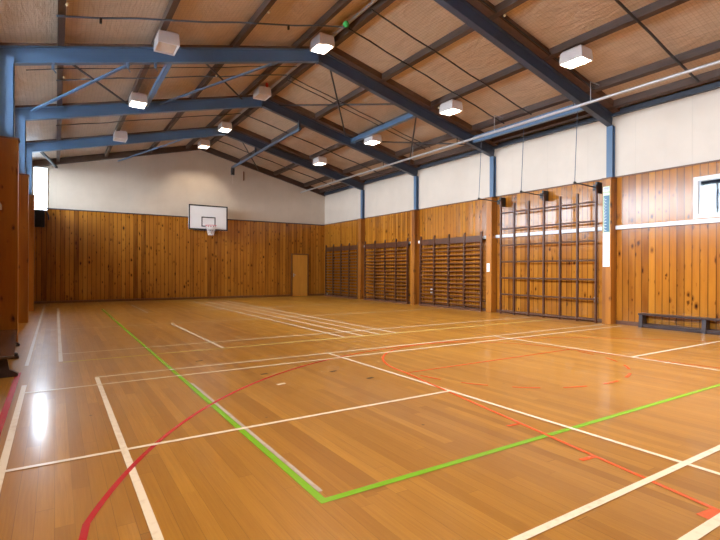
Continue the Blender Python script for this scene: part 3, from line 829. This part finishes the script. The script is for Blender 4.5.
# ------------------------------------------------------------------ benches
r = empty('gym_bench', (11.46, 4.2, 0), 'long low dark bench along the right wall under the window', 'bench', 'low gym benches')
L = 1.60
MB().box(-.13, .11, -1.2, L, .285, .325, 0, .008).build('seat_plank', M['bench'], r)
MB().box(-.09, -.03, -1.2, L, .0, .085, 0, .006).build('ground_beam', M['bench'], r)
for y in (L-.05, L-1.32, -1.1):
    m = MB(); m.prism([(-.12, 0), (.09, 0), (.07, .285), (-.09, .285)], 1, y-.04, y+.04); m.build('leg', M['bench'], r)
r = empty('gym_bench', (-.61, 8.5, 0), 'dark varnished bench end standing along the left wall by the first post', 'bench', 'low gym benches', rz=.045)
MB().box(-.14, .13, -1.55, 1.5, .235, .27, 0, .008).build('seat_plank', M['bench_gloss'], r)
MB().box(-.04, .04, -1.40, 1.4, .06, .13, 0, .006).build('balance_beam', M['bench'], r)
for y in (-1.40, 0, 1.35):
    m = MB(); m.prism([(-.13, 0), (.16, 0), (.17, .03), (.13, .06), (.08, .09), (.06, .235), (-.08, .235)], 1, y-.045, y+.045); m.build('leg', M['bench'], r)
MB().ball((.135, -1.1, .22), .028, 10).build('side_knob', M['black'], r)

# ------------------------------------------------------------------ outside
g = MB().box(-60, 70, -40, 80, -.6, -.3).build('ground', M['ground']); struct(g)
r = empty('neighbour_building', (16, 3.3, -.3), 'navy neighbouring building with white base seen through the right window', 'building')
MB().box(-1, 3, -4, 2.44, 0, 3.29).build('white_base', M['outwhite'], r)
MB().box(2, 4, 2.47, 9, 0, 8).build('added_sky_cover', M['outwhite'], r)  # wing added to cover bright sky and cut glare from the window
MB().box(-1.02, 3, -4.02, 2.46, 3.291, 7.0).build('navy_upper', M['navy'], r)
r = empty('window_awning', (XR+.15, 3.6, 3.2), 'dark navy awning over the outside of the right window', 'awning')
m = MB(); m.prism([(.005, .03), (1.1, -.03), (1.1, .05), (.005, .18)], 1, -2.4, 2.2); m.build('awning_sheet', M['navy'], r)
r = empty('garden_shrub', (14.0, 5.62, -.3), 'dark green shrub outside the right window', 'shrub')
m = MB()
for i in range(260):
    a = random.random()*6.283; z = .4+2.6*random.random(); q = .26*math.sqrt(random.random())*(1.1-.25*z/3)
    c = Vector((q*math.cos(a), q*math.sin(a), z)); n = Vector((random.uniform(-1, 1), random.uniform(-1, 1), random.uniform(-.3, 1))).normalized(); t = n.orthogonal().normalized(); b = n.cross(t)
    m.add([c-t*.07, c+b*.03, c+t*.07, c-b*.03], [(0, 1, 2, 3)])
m.build('foliage', M['leaf'], r); MB().tube([(0, 0, 0), (.02, 0, 2.4)], .03, 8).build('stem', M['purlin'], r)

# ------------------------------------------------------------------ world, camera, render look
W = bpy.data.worlds.new('sky'); sc.world = W; W.use_nodes = True
nt = W.node_tree; nt.nodes.clear()
out = nt.nodes.new('ShaderNodeOutputWorld'); bg = nt.nodes.new('ShaderNodeBackground')
tc = nt.nodes.new('ShaderNodeTexCoord'); sp = nt.nodes.new('ShaderNodeSeparateXYZ'); rp = nt.nodes.new('ShaderNodeValToRGB')
nt.links.new(tc.outputs['Generated'], sp.inputs[0]); nt.links.new(sp.outputs[2], rp.inputs[0])
e = rp.color_ramp.elements; e[0].position = 0; e[0].color = (.86, .93, 1, 1); e[1].position = .7; e[1].color = (.62, .79, 1, 1)
nt.links.new(rp.outputs[0], bg.inputs[0]); bg.inputs[1].default_value = 18.0; nt.links.new(bg.outputs[0], out.inputs[0])

cam = bpy.data.cameras.new('camera'); co = bpy.data.objects.new('camera', cam); COL.objects.link(co)
cam.sensor_fit = 'HORIZONTAL'; cam.sensor_width = 36; cam.lens = 475.7/720*36; cam.clip_start = .05; cam.clip_end = 300
yaw, roll = .5692, .0035
F = Vector((math.sin(yaw), math.cos(yaw), 0)); R0 = Vector((math.cos(yaw), -math.sin(yaw), 0)); U0 = Vector((0, 0, 1))
Rr = R0*math.cos(roll) + U0*math.sin(roll); Ur = U0*math.cos(roll) - R0*math.sin(roll)
mw = Matrix((Rr, Ur, -F)).transposed().to_4x4(); mw.translation = Vector((0, 0, 1.3))
co.matrix_world = mw; sc.camera = co

vs = sc.view_settings; vs.view_transform = 'Standard'; vs.look = 'None'; vs.exposure = 1.15; vs.gamma = 1.0; vs.use_curve_mapping = False
sc.cycles.max_bounces = 8; sc.cycles.diffuse_bounces = 5; sc.cycles.glossy_bounces = 4; sc.cycles.transparent_max_bounces = 8
sc.cycles.sample_clamp_indirect = 2.5
